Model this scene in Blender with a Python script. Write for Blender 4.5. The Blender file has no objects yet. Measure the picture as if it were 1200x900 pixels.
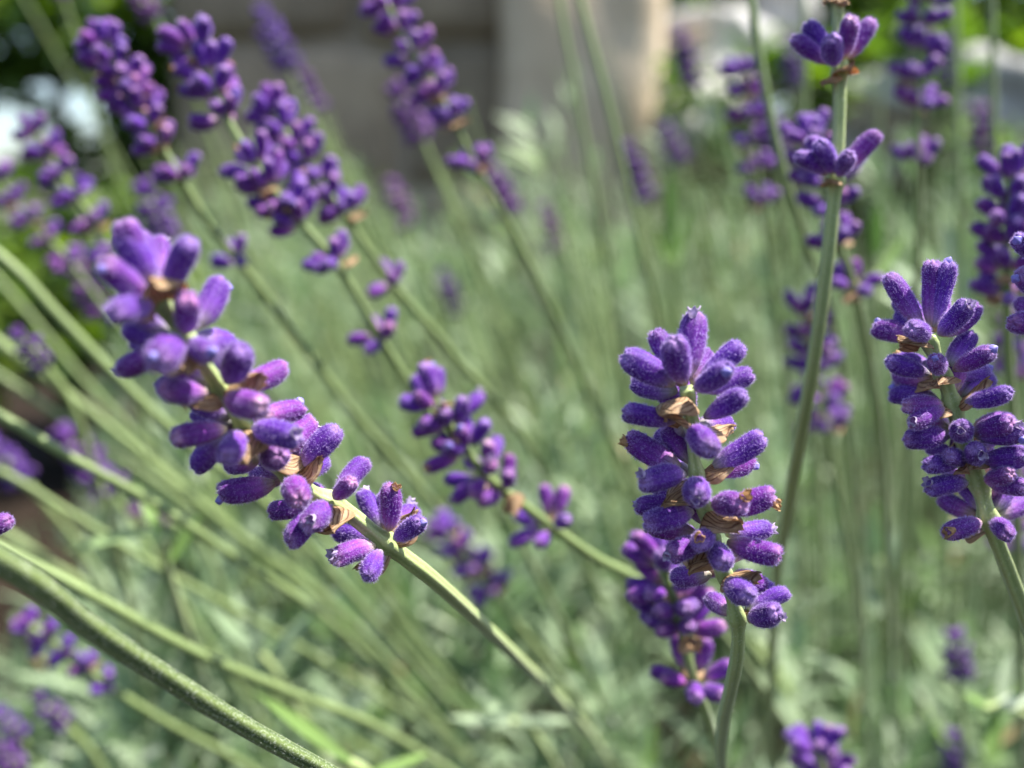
import bpy, math, random
import numpy as np
from mathutils import Vector, Matrix, Quaternion

random.seed(7)
rng = np.random.default_rng(7)
S = bpy.context.scene
COL = S.collection
R = math.radians

# ------------------------------------------------------------------ camera
CAM_LOC = Vector((0.0, 0.0, 0.45))
PITCH = R(-9.5)
cam_d = bpy.data.cameras.new("camera")
cam = bpy.data.objects.new("camera", cam_d)
COL.objects.link(cam)
cam.location = CAM_LOC
cam.rotation_euler = (R(90) + PITCH, 0, 0)
cam_d.sensor_width = 36.0
cam_d.lens = 36.1
cam_d.clip_start = 0.005
cam_d.clip_end = 500.0
cam_d.dof.use_dof = True
cam_d.dof.focus_distance = 0.1005
cam_d.dof.aperture_fstop = 14.2
cam_d.dof.aperture_blades = 0
S.camera = cam

# ------------------------------------------------------------------ light
SUN_EL, SUN_AZ = R(62), R(85)
world = bpy.data.worlds.new("World")
S.world = world
world.use_nodes = True
wn = world.node_tree
wn.nodes.clear()
sky = wn.nodes.new("ShaderNodeTexSky")
sky.sky_type = 'NISHITA'
sky.sun_disc = False
sky.sun_elevation = SUN_EL
sky.sun_rotation = SUN_AZ
sky.air_density = 1.0
sky.dust_density = 1.5
bg = wn.nodes.new("ShaderNodeBackground")
bg.inputs[1].default_value = 0.095
wo = wn.nodes.new("ShaderNodeOutputWorld")
wn.links.new(sky.outputs[0], bg.inputs[0])
wn.links.new(bg.outputs[0], wo.inputs[0])
sun_d = bpy.data.lights.new("sun", 'SUN')
sun_d.energy = 5.0
sun_d.angle = R(0.5)
sun_d.color = (1.0, 0.95, 0.87)
sun = bpy.data.objects.new("sun", sun_d)
COL.objects.link(sun)
sdir = Vector((math.sin(SUN_AZ) * math.cos(SUN_EL), math.cos(SUN_AZ) * math.cos(SUN_EL), math.sin(SUN_EL)))
sun.rotation_mode = 'QUATERNION'
sun.rotation_quaternion = sdir.to_track_quat('Z', 'Y')
sun.location = (0, 0, 5)

S.view_settings.view_transform = 'Standard'
S.view_settings.look = 'None'
S.view_settings.exposure = 1.5
S.view_settings.gamma = 1.0
S.view_settings.use_curve_mapping = False
S.render.engine = 'CYCLES'
S.cycles.use_denoising = True
S.cycles.max_bounces = 8
S.cycles.diffuse_bounces = 4
S.cycles.transmission_bounces = 6
S.cycles.adaptive_threshold = 0.008

# ------------------------------------------------------------------ camera geometry: a point at a real depth
CF = Vector((0, math.cos(PITCH), math.sin(PITCH)))
CR = Vector((1, 0, 0))
CU = Vector((0, -math.sin(PITCH), math.cos(PITCH)))
TX = 18.0 / 36.1


def ray(px, py):
    return CF + CR * ((px - 600.0) / 600.0 * TX) - CU * ((py - 450.0) / 600.0 * TX)


def P(px, py, d):
    return CAM_LOC + ray(px, py) * d


def project(v):
    q = v - CAM_LOC
    d = q.dot(CF)
    return 600 + q.dot(CR) / d / TX * 600, 450 - q.dot(CU) / d / TX * 600, d


# ------------------------------------------------------------------ materials
def new_mat(name):
    m = bpy.data.materials.new(name)
    m.use_nodes = True
    nt = m.node_tree
    nt.nodes.clear()
    out = nt.nodes.new("ShaderNodeOutputMaterial")
    return m, nt, out


def N(nt, kind, **kw):
    n = nt.nodes.new(kind)
    for k, v in kw.items():
        setattr(n, k, v)
    return n


def L(nt, a, b):
    nt.links.new(a, b)


def ramp(nt, stops, interp='LINEAR'):
    r = nt.nodes.new("ShaderNodeValToRGB")
    r.color_ramp.interpolation = interp
    els = r.color_ramp.elements
    while len(els) > 1:
        els.remove(els[-1])
    els[0].position = stops[0][0]
    els[0].color = (*stops[0][1], 1)
    for p, c in stops[1:]:
        e = els.new(p)
        e.color = (*c, 1)
    return r


def mixc(nt, fac, a, b, mode='MIX'):
    m = nt.nodes.new("ShaderNodeMix")
    m.data_type = 'RGBA'
    m.blend_type = mode
    for sock, v in ((m.inputs[0], fac), (m.inputs[6], a), (m.inputs[7], b)):
        if hasattr(v, 'links') or hasattr(v, 'is_linked'):
            nt.links.new(v, sock)
        elif isinstance(v, tuple):
            sock.default_value = (*v, 1)
        else:
            sock.default_value = v
    return m.outputs[2]


def leafy_shader(nt, out, col, rough, trans, tcol_gain=(1.0, 1.0, 1.0), spec=0.3, sheen=0.0, bump=None):
    p = N(nt, "ShaderNodeBsdfPrincipled")
    L(nt, col, p.inputs["Base Color"])
    p.inputs["Roughness"].default_value = rough
    p.inputs["Specular IOR Level"].default_value = spec
    p.inputs["Sheen Weight"].default_value = sheen
    p.inputs["Sheen Roughness"].default_value = 0.4
    t = N(nt, "ShaderNodeBsdfTranslucent")
    tc = mixc(nt, 1.0, col, tcol_gain, 'MULTIPLY')
    L(nt, tc, t.inputs[0])
    mx = N(nt, "ShaderNodeMixShader")
    mx.inputs[0].default_value = trans
    L(nt, p.outputs[0], mx.inputs[1])
    L(nt, t.outputs[0], mx.inputs[2])
    L(nt, mx.outputs[0], out.inputs[0])
    if bump is not None:
        L(nt, bump, p.inputs["Normal"])
        L(nt, bump, t.inputs["Normal"])
    return p


def bump_of(nt, height, strength, dist):
    b = N(nt, "ShaderNodeBump")
    b.inputs["Strength"].default_value = strength
    b.inputs["Distance"].default_value = dist
    L(nt, height, b.inputs["Height"])
    return b.outputs[0]


def mat_bud():
    m, nt, out = new_mat("lavender_bud")
    at = N(nt, "ShaderNodeAttribute", attribute_name="along")
    tc = N(nt, "ShaderNodeTexCoord")
    oi = N(nt, "ShaderNodeObjectInfo")
    add = N(nt, "ShaderNodeVectorMath", operation='ADD')
    cmb = N(nt, "ShaderNodeCombineXYZ")
    L(nt, oi.outputs["Random"], cmb.inputs[0])
    L(nt, oi.outputs["Random"], cmb.inputs[2])
    L(nt, tc.outputs["Object"], add.inputs[0])
    L(nt, cmb.outputs[0], add.inputs[1])
    n1 = N(nt, "ShaderNodeTexNoise")
    n1.inputs["Scale"].default_value = 700
    n1.inputs["Detail"].default_value = 4
    L(nt, add.outputs[0], n1.inputs["Vector"])
    n2 = N(nt, "ShaderNodeTexNoise")
    n2.inputs["Scale"].default_value = 5200
    n2.inputs["Detail"].default_value = 3
    L(nt, add.outputs[0], n2.inputs["Vector"])
    # along wobble
    ma = N(nt, "ShaderNodeMath", operation='MULTIPLY_ADD')
    L(nt, n1.outputs[0], ma.inputs[0])
    ma.inputs[1].default_value = 0.24
    sub = N(nt, "ShaderNodeMath", operation='SUBTRACT')
    L(nt, at.outputs["Fac"], sub.inputs[0])
    sub.inputs[1].default_value = 0.12
    L(nt, sub.outputs[0], ma.inputs[2])
    rp = ramp(nt, [(0.0, (0.40, 0.40, 0.26)), (0.12, (0.36, 0.29, 0.34)), (0.30, (0.23, 0.085, 0.37)),
                   (0.52, (0.125, 0.022, 0.285)), (0.82, (0.092, 0.015, 0.225)), (0.93, (0.13, 0.04, 0.23)), (1.0, (0.26, 0.15, 0.33))])
    L(nt, ma.outputs[0], rp.inputs[0])
    # bluish / magenta drift from bud to bud and over the bud
    rr = ramp(nt, [(0.0, (0.80, 0.85, 1.12)), (0.5, (1.0, 1.0, 1.0)), (0.82, (1.22, 0.95, 0.95)), (0.92, (1.35, 0.95, 0.90)), (1.0, (1.7, 1.9, 1.15))])
    L(nt, oi.outputs["Random"], rr.inputs[0])
    c = mixc(nt, 1.0, rp.outputs[0], rr.outputs[0], 'MULTIPLY')
    rn = ramp(nt, [(0.3, (0.72, 0.70, 0.78)), (0.7, (1.25, 1.2, 1.2))])
    L(nt, n1.outputs[0], rn.inputs[0])
    c = mixc(nt, 1.0, c, rn.outputs[0], 'MULTIPLY')
    ar = N(nt, "ShaderNodeAttribute", attribute_name="rib")
    rib = ramp(nt, [(0.0, (0.62, 0.58, 0.66)), (0.6, (1.08, 1.05, 1.05))])
    L(nt, ar.outputs["Fac"], rib.inputs[0])
    c = mixc(nt, 0.75, c, rib.outputs[0], 'MULTIPLY')
    rs = ramp(nt, [(0.56, (0, 0, 0)), (0.76, (0.42, 0.42, 0.42))])
    L(nt, n2.outputs[0], rs.inputs[0])
    c = mixc(nt, rs.outputs[0], c, (0.46, 0.36, 0.62))
    b = bump_of(nt, n2.outputs[0], 0.7, 0.0001)
    p = leafy_shader(nt, out, c, 0.6, 0.10, (1.6, 0.9, 1.6), 0.25, 0.15, b)
    p.inputs["Sheen Tint"].default_value = (0.85, 0.75, 1.0, 1)
    return m


def mat_flat(name, col, rough=0.6, trans=0.3, gain=(1, 1, 1), spec=0.3, sheen=0.0, scale=800, var=0.3):
    m, nt, out = new_mat(name)
    tc = N(nt, "ShaderNodeTexCoord")
    n1 = N(nt, "ShaderNodeTexNoise")
    n1.inputs["Scale"].default_value = scale
    n1.inputs["Detail"].default_value = 4
    L(nt, tc.outputs["Object"], n1.inputs["Vector"])
    rn = ramp(nt, [(0.3, tuple(x * (1 - var) for x in col)), (0.7, tuple(min(1, x * (1 + var)) for x in col))])
    L(nt, n1.outputs[0], rn.inputs[0])
    leafy_shader(nt, out, rn.outputs[0], rough, trans, gain, spec, sheen)
    return m


def mat_stem(name, pale, dark, speck=0.25):
    m, nt, out = new_mat(name)
    at = N(nt, "ShaderNodeAttribute", attribute_name="around")
    tc = N(nt, "ShaderNodeTexCoord")
    n1 = N(nt, "ShaderNodeTexNoise")
    n1.inputs["Scale"].default_value = 260
    n1.inputs["Detail"].default_value = 5
    L(nt, tc.outputs["Object"], n1.inputs["Vector"])
    n2 = N(nt, "ShaderNodeTexNoise")
    n2.inputs["Scale"].default_value = 4200
    n2.inputs["Detail"].default_value = 3
    L(nt, tc.outputs["Object"], n2.inputs["Vector"])
    ad = N(nt, "ShaderNodeMath", operation='MULTIPLY_ADD')
    L(nt, n1.outputs[0], ad.inputs[0])
    ad.inputs[1].default_value = 0.5
    L(nt, at.outputs["Fac"], ad.inputs[2])
    rp = ramp(nt, [(0.35, dark), (1.0, pale)])
    L(nt, ad.outputs[0], rp.inputs[0])
    rs = ramp(nt, [(0.52, (0, 0, 0)), (0.70, (speck, speck, speck))])
    L(nt, n2.outputs[0], rs.inputs[0])
    c = mixc(nt, rs.outputs[0], rp.outputs[0], (0.55, 0.60, 0.48))
    b = bump_of(nt, n2.outputs[0], 0.5, 0.00008)
    leafy_shader(nt, out, c, 0.5, 0.06, (1, 1, 0.7), 0.4, 0.25, b)
    return m


def mat_bract():
    m, nt, out = new_mat("dry_bract")
    at = N(nt, "ShaderNodeAttribute", attribute_name="vein")
    tc = N(nt, "ShaderNodeTexCoord")
    n1 = N(nt, "ShaderNodeTexNoise")
    n1.inputs["Scale"].default_value = 900
    n1.inputs["Detail"].default_value = 4
    L(nt, tc.outputs["Object"], n1.inputs["Vector"])
    rn = ramp(nt, [(0.3, (0.44, 0.28, 0.14)), (0.55, (0.58, 0.42, 0.25)), (0.75, (0.70, 0.56, 0.38))])
    L(nt, n1.outputs[0], rn.inputs[0])
    rv = ramp(nt, [(0.25, (0, 0, 0)), (0.7, (0.9, 0.9, 0.9))])
    L(nt, at.outputs["Fac"], rv.inputs[0])
    c = mixc(nt, rv.outputs[0], rn.outputs[0], (0.16, 0.06, 0.03))
    b = bump_of(nt, n1.outputs[0], 0.6, 0.0002)
    leafy_shader(nt, out, c, 0.6, 0.5, (1.1, 1.0, 0.85), 0.35, 0.1, b)
    return m


def mat_leaf(name, stops, trans=0.3, gain=(0.9, 1.12, 0.7), rough=0.55, sheen=0.2):
    m, nt, out = new_mat(name)
    at = N(nt, "ShaderNodeAttribute", attribute_name="tone")
    rp = ramp(nt, stops)
    L(nt, at.outputs["Fac"], rp.inputs[0])
    tc = N(nt, "ShaderNodeTexCoord")
    n1 = N(nt, "ShaderNodeTexNoise")
    n1.inputs["Scale"].default_value = 60
    L(nt, tc.outputs["Object"], n1.inputs["Vector"])
    rn = ramp(nt, [(0.3, (0.8, 0.8, 0.8)), (0.7, (1.15, 1.15, 1.1))])
    L(nt, n1.outputs[0], rn.inputs[0])
    c = mixc(nt, 1.0, rp.outputs[0], rn.outputs[0], 'MULTIPLY')
    leafy_shader(nt, out, c, rough, trans, gain, 0.35, sheen)
    return m


def mat_stone(name, a, b, scale=9):
    m, nt, out = new_mat(name)
    tc = N(nt, "ShaderNodeTexCoord")
    oi = N(nt, "ShaderNodeObjectInfo")
    n1 = N(nt, "ShaderNodeTexNoise")
    n1.inputs["Scale"].default_value = scale
    n1.inputs["Detail"].default_value = 8
    n1.inputs["Roughness"].default_value = 0.65
    L(nt, tc.outputs["Object"], n1.inputs["Vector"])
    rp = ramp(nt, [(0.3, a), (0.7, b)])
    L(nt, n1.outputs[0], rp.inputs[0])
    rr = ramp(nt, [(0.0, (0.75, 0.74, 0.72)), (1.0, (1.2, 1.18, 1.14))])
    L(nt, oi.outputs["Random"], rr.inputs[0])
    c = mixc(nt, 1.0, rp.outputs[0], rr.outputs[0], 'MULTIPLY')
    p = N(nt, "ShaderNodeBsdfPrincipled")
    p.inputs["Roughness"].default_value = 0.9
    p.inputs["Specular IOR Level"].default_value = 0.08 if name == "soil" else 0.3
    L(nt, c, p.inputs["Base Color"])
    L(nt, bump_of(nt, n1.outputs[0], 0.8, 0.01), p.inputs["Normal"])
    L(nt, p.outputs[0], out.inputs[0])
    return m


M_BUD = mat_bud()
M_FUZZ = mat_flat("pale_fuzz", (0.58, 0.43, 0.84), 0.5, 0.45, (1, 1, 1), 0.5, 0.0, 900, 0.15)
M_COROLLA = mat_flat("withered_corolla", (0.42, 0.34, 0.50), 0.5, 0.25, (1, 1, 1), 0.3, 0.2, 2500, 0.45)
M_BLUE = mat_flat("blue_corolla", (0.24, 0.20, 0.58), 0.45, 0.2, (1, 1, 1), 0.4, 0.3, 2500, 0.3)
M_BROWN = mat_flat("brown_corolla", (0.40, 0.24, 0.11), 0.6, 0.3, (1, 1, 1), 0.3, 0.1, 2500, 0.45)
M_BRACT = mat_bract()
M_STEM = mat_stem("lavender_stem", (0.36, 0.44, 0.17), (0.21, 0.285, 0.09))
M_STEMBG = mat_stem("shaded_lavender_stem", (0.20, 0.27, 0.085), (0.11, 0.165, 0.045))  # darker copy of the stem green for background stalks, shade put into the colour
M_STEMD = mat_stem("dark_lavender_stem", (0.135, 0.185, 0.055), (0.04, 0.07, 0.018), 0.45)  # dark green, deepened to stand in for shade falling across the thick stem
M_STEMFUZZ = mat_flat("stem_fuzz", (0.66, 0.68, 0.58), 0.5, 0.4, (1, 1, 1), 0.4, 0.0, 900, 0.1)
M_LEAF = mat_leaf("lavender_leaf", [(0.0, (0.075, 0.115, 0.065)), (0.35, (0.15, 0.22, 0.12)),
                                    (0.7, (0.27, 0.355, 0.22)), (0.86, (0.39, 0.46, 0.335)), (0.91, (0.15, 0.25, 0.06)), (0.95, (0.15, 0.25, 0.06)), (1.0, (0.36, 0.27, 0.15))])
M_DARKLEAF = mat_leaf("broad_leaf", [(0.0, (0.045, 0.09, 0.02)), (0.75, (0.10, 0.17, 0.035)), (1.0, (0.20, 0.28, 0.03))],
                      0.42, (1.6, 1.8, 0.4), 0.45, 0.0)
M_BARK = mat_stone("bark", (0.05, 0.035, 0.022), (0.12, 0.09, 0.06), 30)
M_STONE = mat_stone("grey_stone", (0.12, 0.092, 0.062), (0.38, 0.31, 0.22), 5)
M_PALESTONE = mat_stone("pale_stone", (0.38, 0.30, 0.20), (0.66, 0.55, 0.41), 6)
M_ROCK = mat_stone("white_rock", (0.26, 0.26, 0.25), (0.58, 0.58, 0.57), 14)
M_MORTAR = mat_stone("mortar", (0.17, 0.14, 0.10), (0.30, 0.25, 0.19))
M_SOIL = mat_stone("soil", (0.008, 0.0055, 0.004), (0.028, 0.020, 0.014), 14)  # dark humus, darkened further in place of shadow over the bed


# ------------------------------------------------------------------ object helpers
def mesh_from(name, verts, faces, mats, fmat=None, attrs=None, smooth=True):
    me = bpy.data.meshes.new(name)
    me.from_pydata([tuple(v) for v in verts], [], faces)
    for mm in mats:
        me.materials.append(mm)
    if smooth:
        me.polygons.foreach_set("use_smooth", [True] * len(me.polygons))
    if fmat is not None:
        me.polygons.foreach_set("material_index", fmat)
    for k, vals in (attrs or {}).items():
        a = me.attributes.new(k, 'FLOAT', 'POINT')
        a.data.foreach_set("value", np.asarray(vals, dtype=np.float32))
    me.update()
    return me


def mesh_np(name, V, Q, mat, tone=None):
    """V (n,3), Q (m,4) quads"""
    me = bpy.data.meshes.new(name)
    me.vertices.add(len(V))
    me.vertices.foreach_set("co", V.astype(np.float32).ravel())
    me.loops.add(Q.size)
    me.loops.foreach_set("vertex_index", Q.astype(np.int32).ravel())
    me.polygons.add(len(Q))
    me.polygons.foreach_set("loop_start", np.arange(0, Q.size, 4, dtype=np.int32))
    me.polygons.foreach_set("use_smooth", np.ones(len(Q), dtype=bool))
    me.materials.append(mat)
    if tone is not None:
        a = me.attributes.new("tone", 'FLOAT', 'POINT')
        a.data.foreach_set("value", tone.astype(np.float32))
    me.update(calc_edges=True)
    me.validate()
    return me


def ob(name, me, parent=None, mat4=None, loc=None):
    o = bpy.data.objects.new(name, me)
    COL.objects.link(o)
    if parent is not None:
        o.parent = parent
    if mat4 is not None:
        o.matrix_local = mat4
    elif loc is not None:
        o.location = loc
    return o


def thing(name, label, cat, loc, group=None):
    o = bpy.data.objects.new(name, None)
    o.empty_display_size = 0.01
    COL.objects.link(o)
    o.location = loc
    o["label"] = label
    o["category"] = cat
    if group:
        o["group"] = group
    return o


def tag(o, label=None, cat=None, group=None, kind=None):
    for k, v in (("label", label), ("category", cat), ("group", group), ("kind", kind)):
        if v:
            o[k] = v
    return o


# ------------------------------------------------------------------ bud meshes
BL = 0.0056      # bud length
BR = 0.00132     # bud radius
PU = [0, .05, .14, .3, .5, .72, .85, .93, .975, 1.0]
PR = [.26, .40, .62, .84, .97, 1.0, .93, .77, .57, .30]


def add_hairs(V, F, FM, A, pts, nors, n, length, width, rnd, aval, slot, nu):
    for _ in range(n):
        i = rnd.randrange(len(pts) - nu)
        i1 = i - i % nu + (i + 1) % nu
        if rnd.random() < .45 + .5 * math.sin(i * .37 + n) * math.sin(i * .083):
            continue
        a, b = rnd.random(), rnd.random()
        p = pts[i].lerp(pts[i1], a).lerp(pts[i + nu].lerp(pts[i1 + nu], a), b)
        nn = nors[i].lerp(nors[i1], a).lerp(nors[i + nu], b).normalized()
        d = (nn + Vector((rnd.uniform(-.7, .7), rnd.uniform(-.7, .7), rnd.uniform(-.5, .8)))).normalized()
        side = d.cross(Vector((rnd.uniform(-1, 1), rnd.uniform(-1, 1), rnd.uniform(-1, 1))))
        if side.length < 1e-6:
            continue
        side.normalize()
        l = length * rnd.uniform(.45, 1.25)
        k = len(V)
        base = p - nn * (length * .08)
        bendv = nn.cross(d) * l * rnd.uniform(-.3, .3)
        V += [base - side * width, base + side * width, base + d * l * .55 + bendv * .4 + side * width * .7, base + d * l + bendv]
        A += [aval] * 4
        F += [(k, k + 1, k + 2), (k, k + 2, k + 3)]
        FM += [slot, slot]


def bud_mesh(name, seed, nu, nv, nhair, hl, hw, fat=1.0):
    rnd = random.Random(seed)
    V, F, FM, A, RB = [], [], [], [], []
    bend = rnd.uniform(-.0005, .0005)
    ph = rnd.uniform(0, 6.28)
    nl = rnd.choice([4, 5])
    lob = rnd.choice([.03, .05, .07, .10, .15])
    pts, nors = [], []
    bul = [(rnd.uniform(0, 6.28), rnd.uniform(.3, .8), rnd.uniform(-.09, .10)) for _ in range(6)]
    for i in range(nv + 1):
        u = i / nv
        u = u ** 0.8 if u < .5 else 1 - (1 - u) ** 1.5 * (1 - .5 ** .8) / (.5 ** 1.5)
        rr = float(np.interp(u, PU, PR))
        for j in range(nu):
            th = 2 * math.pi * j / nu
            k = 1 + .014 * math.cos(8 * th + ph) * min(1, u * 3)
            if u > .78:
                q = (u - .78) / .22
                k *= 1 + lob * q * math.cos(nl * th + ph)
            for (bt, bu, ba) in bul:
                dd = (1 - math.cos(th - bt)) * 1.2 + ((u - bu) / .25) ** 2
                k *= 1 + ba * math.exp(-dd)
            r = BR * fat * rr * k
            z = BL * u
            if u > .9:
                z += BL * .02 * (u - .9) / .1 * math.cos(nl * th + ph + .5)
            v = Vector((r * math.cos(th) + bend * u * u * 2, r * math.sin(th), z))
            V.append(v)
            A.append(u)
            RB.append(.5 + .5 * math.cos(11 * th + ph + 1.5 * math.sin(u * 3)))
            if i > 1:
                slope = 0 if u < .5 else (u - .5) * 1.2
                pts.append(v)
                nors.append(Vector((math.cos(th), math.sin(th), (-.5 + u) if u < .3 else slope * 2 * (u > .8))).normalized())
    for i in range(nv):
        for j in range(nu):
            a, b = i * nu + j, i * nu + (j + 1) % nu
            F.append((a, b, b + nu, a + nu))
            FM.append(0)
    # closed, sunken mouth
    base = nv * nu
    k0 = len(V)
    for s, z in ((.16, .985), (.0, .955)):
        for j in range(nu if s else 1):
            th = 2 * math.pi * j / nu
            V.append(Vector((BR * s * math.cos(th) + bend * 2, BR * s * math.sin(th), BL * z)))
            A.append(1.0)
    for j in range(nu):
        j2 = (j + 1) % nu
        F.append((base + j, base + j2, k0 + j2, k0 + j))
        F.append((k0 + j, k0 + j2, k0 + nu))
        FM += [0, 0]
    # base cap
    F.append(tuple(range(nu - 1, -1, -1)))
    FM.append(0)
    if nhair:
        add_hairs(V, F, FM, A, pts, nors, nhair, hl, hw, rnd, .5, 1, nu)
    return mesh_from(name, V, F, [M_BUD, M_FUZZ], FM, {"along": A, "rib": RB + [.5] * (len(V) - len(RB))})


BUD_HI = [bud_mesh("bud_fine", 100 + i, 33, 20, 2300, .00036, .000017, (.84, .9, .95, 1.0, 1.04, .88, .97, 1.06)[i]) for i in range(8)]
BUD_MID = [bud_mesh("bud_mid", 200 + i, 14, 12, 260, .00042, .000035, random.uniform(.9, 1.05)) for i in range(6)]
BUD_LO = [bud_mesh("bud_small", 300 + i, 8, 7, 0, 0, 0, 1.08) for i in range(4)]


def corolla_mesh(name, seed, mat, kind):
    """withered petal tube poking out of a bud's mouth: crumpled frill, or a rounded unopened corolla"""
    rnd = random.Random(seed)
    V, F = [], []
    nu, nv = 20, 9
    ph = rnd.uniform(0, 6.28)
    for i in range(nv + 1):
        u = i / nv
        for j in range(nu):
            th = 2 * math.pi * j / nu
            if kind == 'bud':
                r = .00052 * math.sin(max(.16, u) * math.pi * .94 + .1) * (1 + .12 * math.cos(4 * th + ph))
                z = -.0003 + .0011 * u
            else:
                r = (.00030 + .00042 * u * (1.6 - u)) * (1 + .22 * u * math.sin(3 * th + ph) + .14 * u * math.sin(5 * th + 2 * ph))
                z = -.0003 + .0009 * math.sin(u * 2.2) + .00022 * u * math.sin(5 * th + ph)
            V.append((r * math.cos(th) + .0002 * u * math.sin(ph), r * math.sin(th), z))
    for i in range(nv):
        for j in range(nu):
            a, b = i * nu + j, i * nu + (j + 1) % nu
            F.append((a, b, b + nu, a + nu))
    if kind == 'bud':
        F.append(tuple(nv * nu + j for j in range(nu)))
    return mesh_from(name, V, F, [mat])


COROLLAS = [corolla_mesh("corolla_frill", 1, M_COROLLA, 'frill'), corolla_mesh("corolla_frill", 2, M_COROLLA, 'frill'),
            corolla_mesh("corolla_frill", 3, M_BROWN, 'frill'), corolla_mesh("corolla_bud", 4, M_BLUE, 'bud'),
            corolla_mesh("corolla_bud", 5, M_BLUE, 'bud'), corolla_mesh("corolla_frill", 6, M_COROLLA, 'frill')]


def bract_mesh(name, seed, nu=46, nv=20):
    """papery pointed bract: z along its length, cupped about z, veins raised on both faces"""
    rnd = random.Random(seed)
    Lb, Wb = .0062, .0031
    V, A, F = [], [], []
    ph = rnd.uniform(0, 6)
    for side in (0, 1):
        for i in range(nv + 1):
            u = i / nv
            w = Wb * (math.sin(math.pi * min(1, u * .92 + .12)) ** .75 * (1 - .55 * u ** 3)) + .00015
            if u > .8:
                w *= 1 - (u - .8) / .2 * .9
            for j in range(nu + 1):
                s = -1 + 2 * j / nu
                vein = 0
                for k in range(-4, 5):
                    c = k / 4.6 * (1 - .25 * u) + .04 * math.sin(ph + 9 * u + k)
                    vein = max(vein, math.exp(-((s - c) / .030) ** 2))
                x = w * s
                y = -.0013 * s * s + .0004 * math.sin(5 * s + 7 * u + ph) * u + .00010 * math.sin(17 * s + ph) * u + .0006 * u * u
                y += (.00009 * vein + .00005) * (1 if side else -1)
                z = Lb * u * (1 - .08 * s * s) + .00030 * math.sin(11 * s + ph) * u + .00022 * math.sin(29 * s + 2 * ph) * u ** 3
                V.append((x, y, z))
                A.append(vein)
    n1 = (nu + 1) * (nv + 1)
    for side in (0, 1):
        o = side * n1
        for i in range(nv):
            for j in range(nu):
                a = o + i * (nu + 1) + j
                q = (a, a + 1, a + nu + 2, a + nu + 1)
                F.append(q if side else q[::-1])
    rim = [j for j in range(nu + 1)] + [i * (nu + 1) + nu for i in range(1, nv + 1)] + \
          [nv * (nu + 1) + j for j in range(nu - 1, -1, -1)] + [i * (nu + 1) for i in range(nv - 1, 0, -1)]
    for q in range(len(rim)):
        a, b = rim[q], rim[(q + 1) % len(rim)]
        F.append((a, b, b + n1, a + n1))
    return mesh_from(name, V, F, [M_BRACT], None, {"vein": A})


BRACTS = [bract_mesh("bract", 40 + i) for i in range(5)]


# ------------------------------------------------------------------ stems
def catmull(pts, per):
    P_ = [Vector(p) for p in pts]
    P_ = [P_[0] * 2 - P_[1]] + P_ + [P_[-1] * 2 - P_[-2]]
    out = []
    for i in range(1, len(P_) - 2):
        a, b, c, d = P_[i - 1:i + 3]
        for k in range(per):
            t = k / per
            out.append(.5 * ((2 * b) + (c - a) * t + (2 * a - 5 * b + 4 * c - d) * t * t + (3 * b - a - 3 * c + d) * t ** 3))
    out.append(P_[-2].copy())
    return out


def tube(name, path, rad, mat, nseg=12, nodes=(), hair=0, fuzz=None, hl=.0003, hw=.000016, seed=1, square=.11, origin=Vector()):
    rnd = random.Random(seed)
    V, F, FM, A = [], [], [], []
    n = len(path)
    t0 = (path[1] - path[0]).normalized()
    ref = t0.orthogonal().normalized()
    pts, nors = [], []
    for i, p in enumerate(path):
        t = (path[min(i + 1, n - 1)] - path[max(i - 1, 0)]).normalized()
        ref = (ref - t * ref.dot(t)).normalized()
        bi = t.cross(ref)
        r = rad(i / (n - 1)) if callable(rad) else rad
        r *= 1 + .012 * math.sin(i * .31) + .008 * math.sin(i * .77 + 1)
        for (nd, amt, wid) in nodes:
            r *= 1 + amt * math.exp(-((p - nd).length / wid) ** 2)
        for j in range(nseg):
            th = 2 * math.pi * j / nseg
            rib = math.cos(4 * th)
            nn = ref * math.cos(th) + bi * math.sin(th)
            v = p - origin + nn * (r * (1 + square * rib + square * .5 * math.cos(12 * th)))
            V.append(v)
            A.append(.5 + .5 * math.cos(4 * th) * .6 + .2 * math.cos(12 * th))
            pts.append(v)
            nors.append(nn)
    for i in range(n - 1):
        for j in range(nseg):
            a, b = i * nseg + j, i * nseg + (j + 1) % nseg
            F.append((a, b, b + nseg, a + nseg))
    F.append(tuple(range(nseg - 1, -1, -1)))
    F.append(tuple((n - 1) * nseg + j for j in range(nseg)))
    FM = [0] * len(F)
    if hair:
        add_hairs(V, F, FM, A, pts, nors, hair, hl, hw, rnd, .5, 1, nseg)
    return mesh_from(name, V, F, [mat] + ([fuzz] if fuzz else []), FM, {"around": A})


def orient(d, roll=None):
    q = d.to_track_quat('Z', 'Y')
    if roll is None:
        roll = random.uniform(0, 6.283)
    return q @ Quaternion((0, 0, 1), roll)


def place_bud(root, node, tip, meshes, cor=0.0, width=1.0):
    d = tip - node
    ln = d.length
    d.normalize()
    off = min(.0017, ln * .24)
    sc = min(1.3, max(.62, (ln - off) / BL))
    base = node + d * (ln - sc * BL)
    wd = sc ** .5 * width * random.uniform(.90, 1.02)
    m4 = Matrix.LocRotScale(base - root.location, orient(d), Vector((wd, wd, sc)))
    b = ob("bud", random.choice(meshes), root, m4)
    if random.random() < cor:
        ob("corolla", random.choice(COROLLAS), b, Matrix.LocRotScale(Vector((0, 0, BL * .965)), orient(Vector((random.uniform(-.3, .3), random.uniform(-.3, .3), 1)).normalized()), Vector((1, 1, 1)) * random.uniform(.8, 1.15)))
    return b


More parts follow.
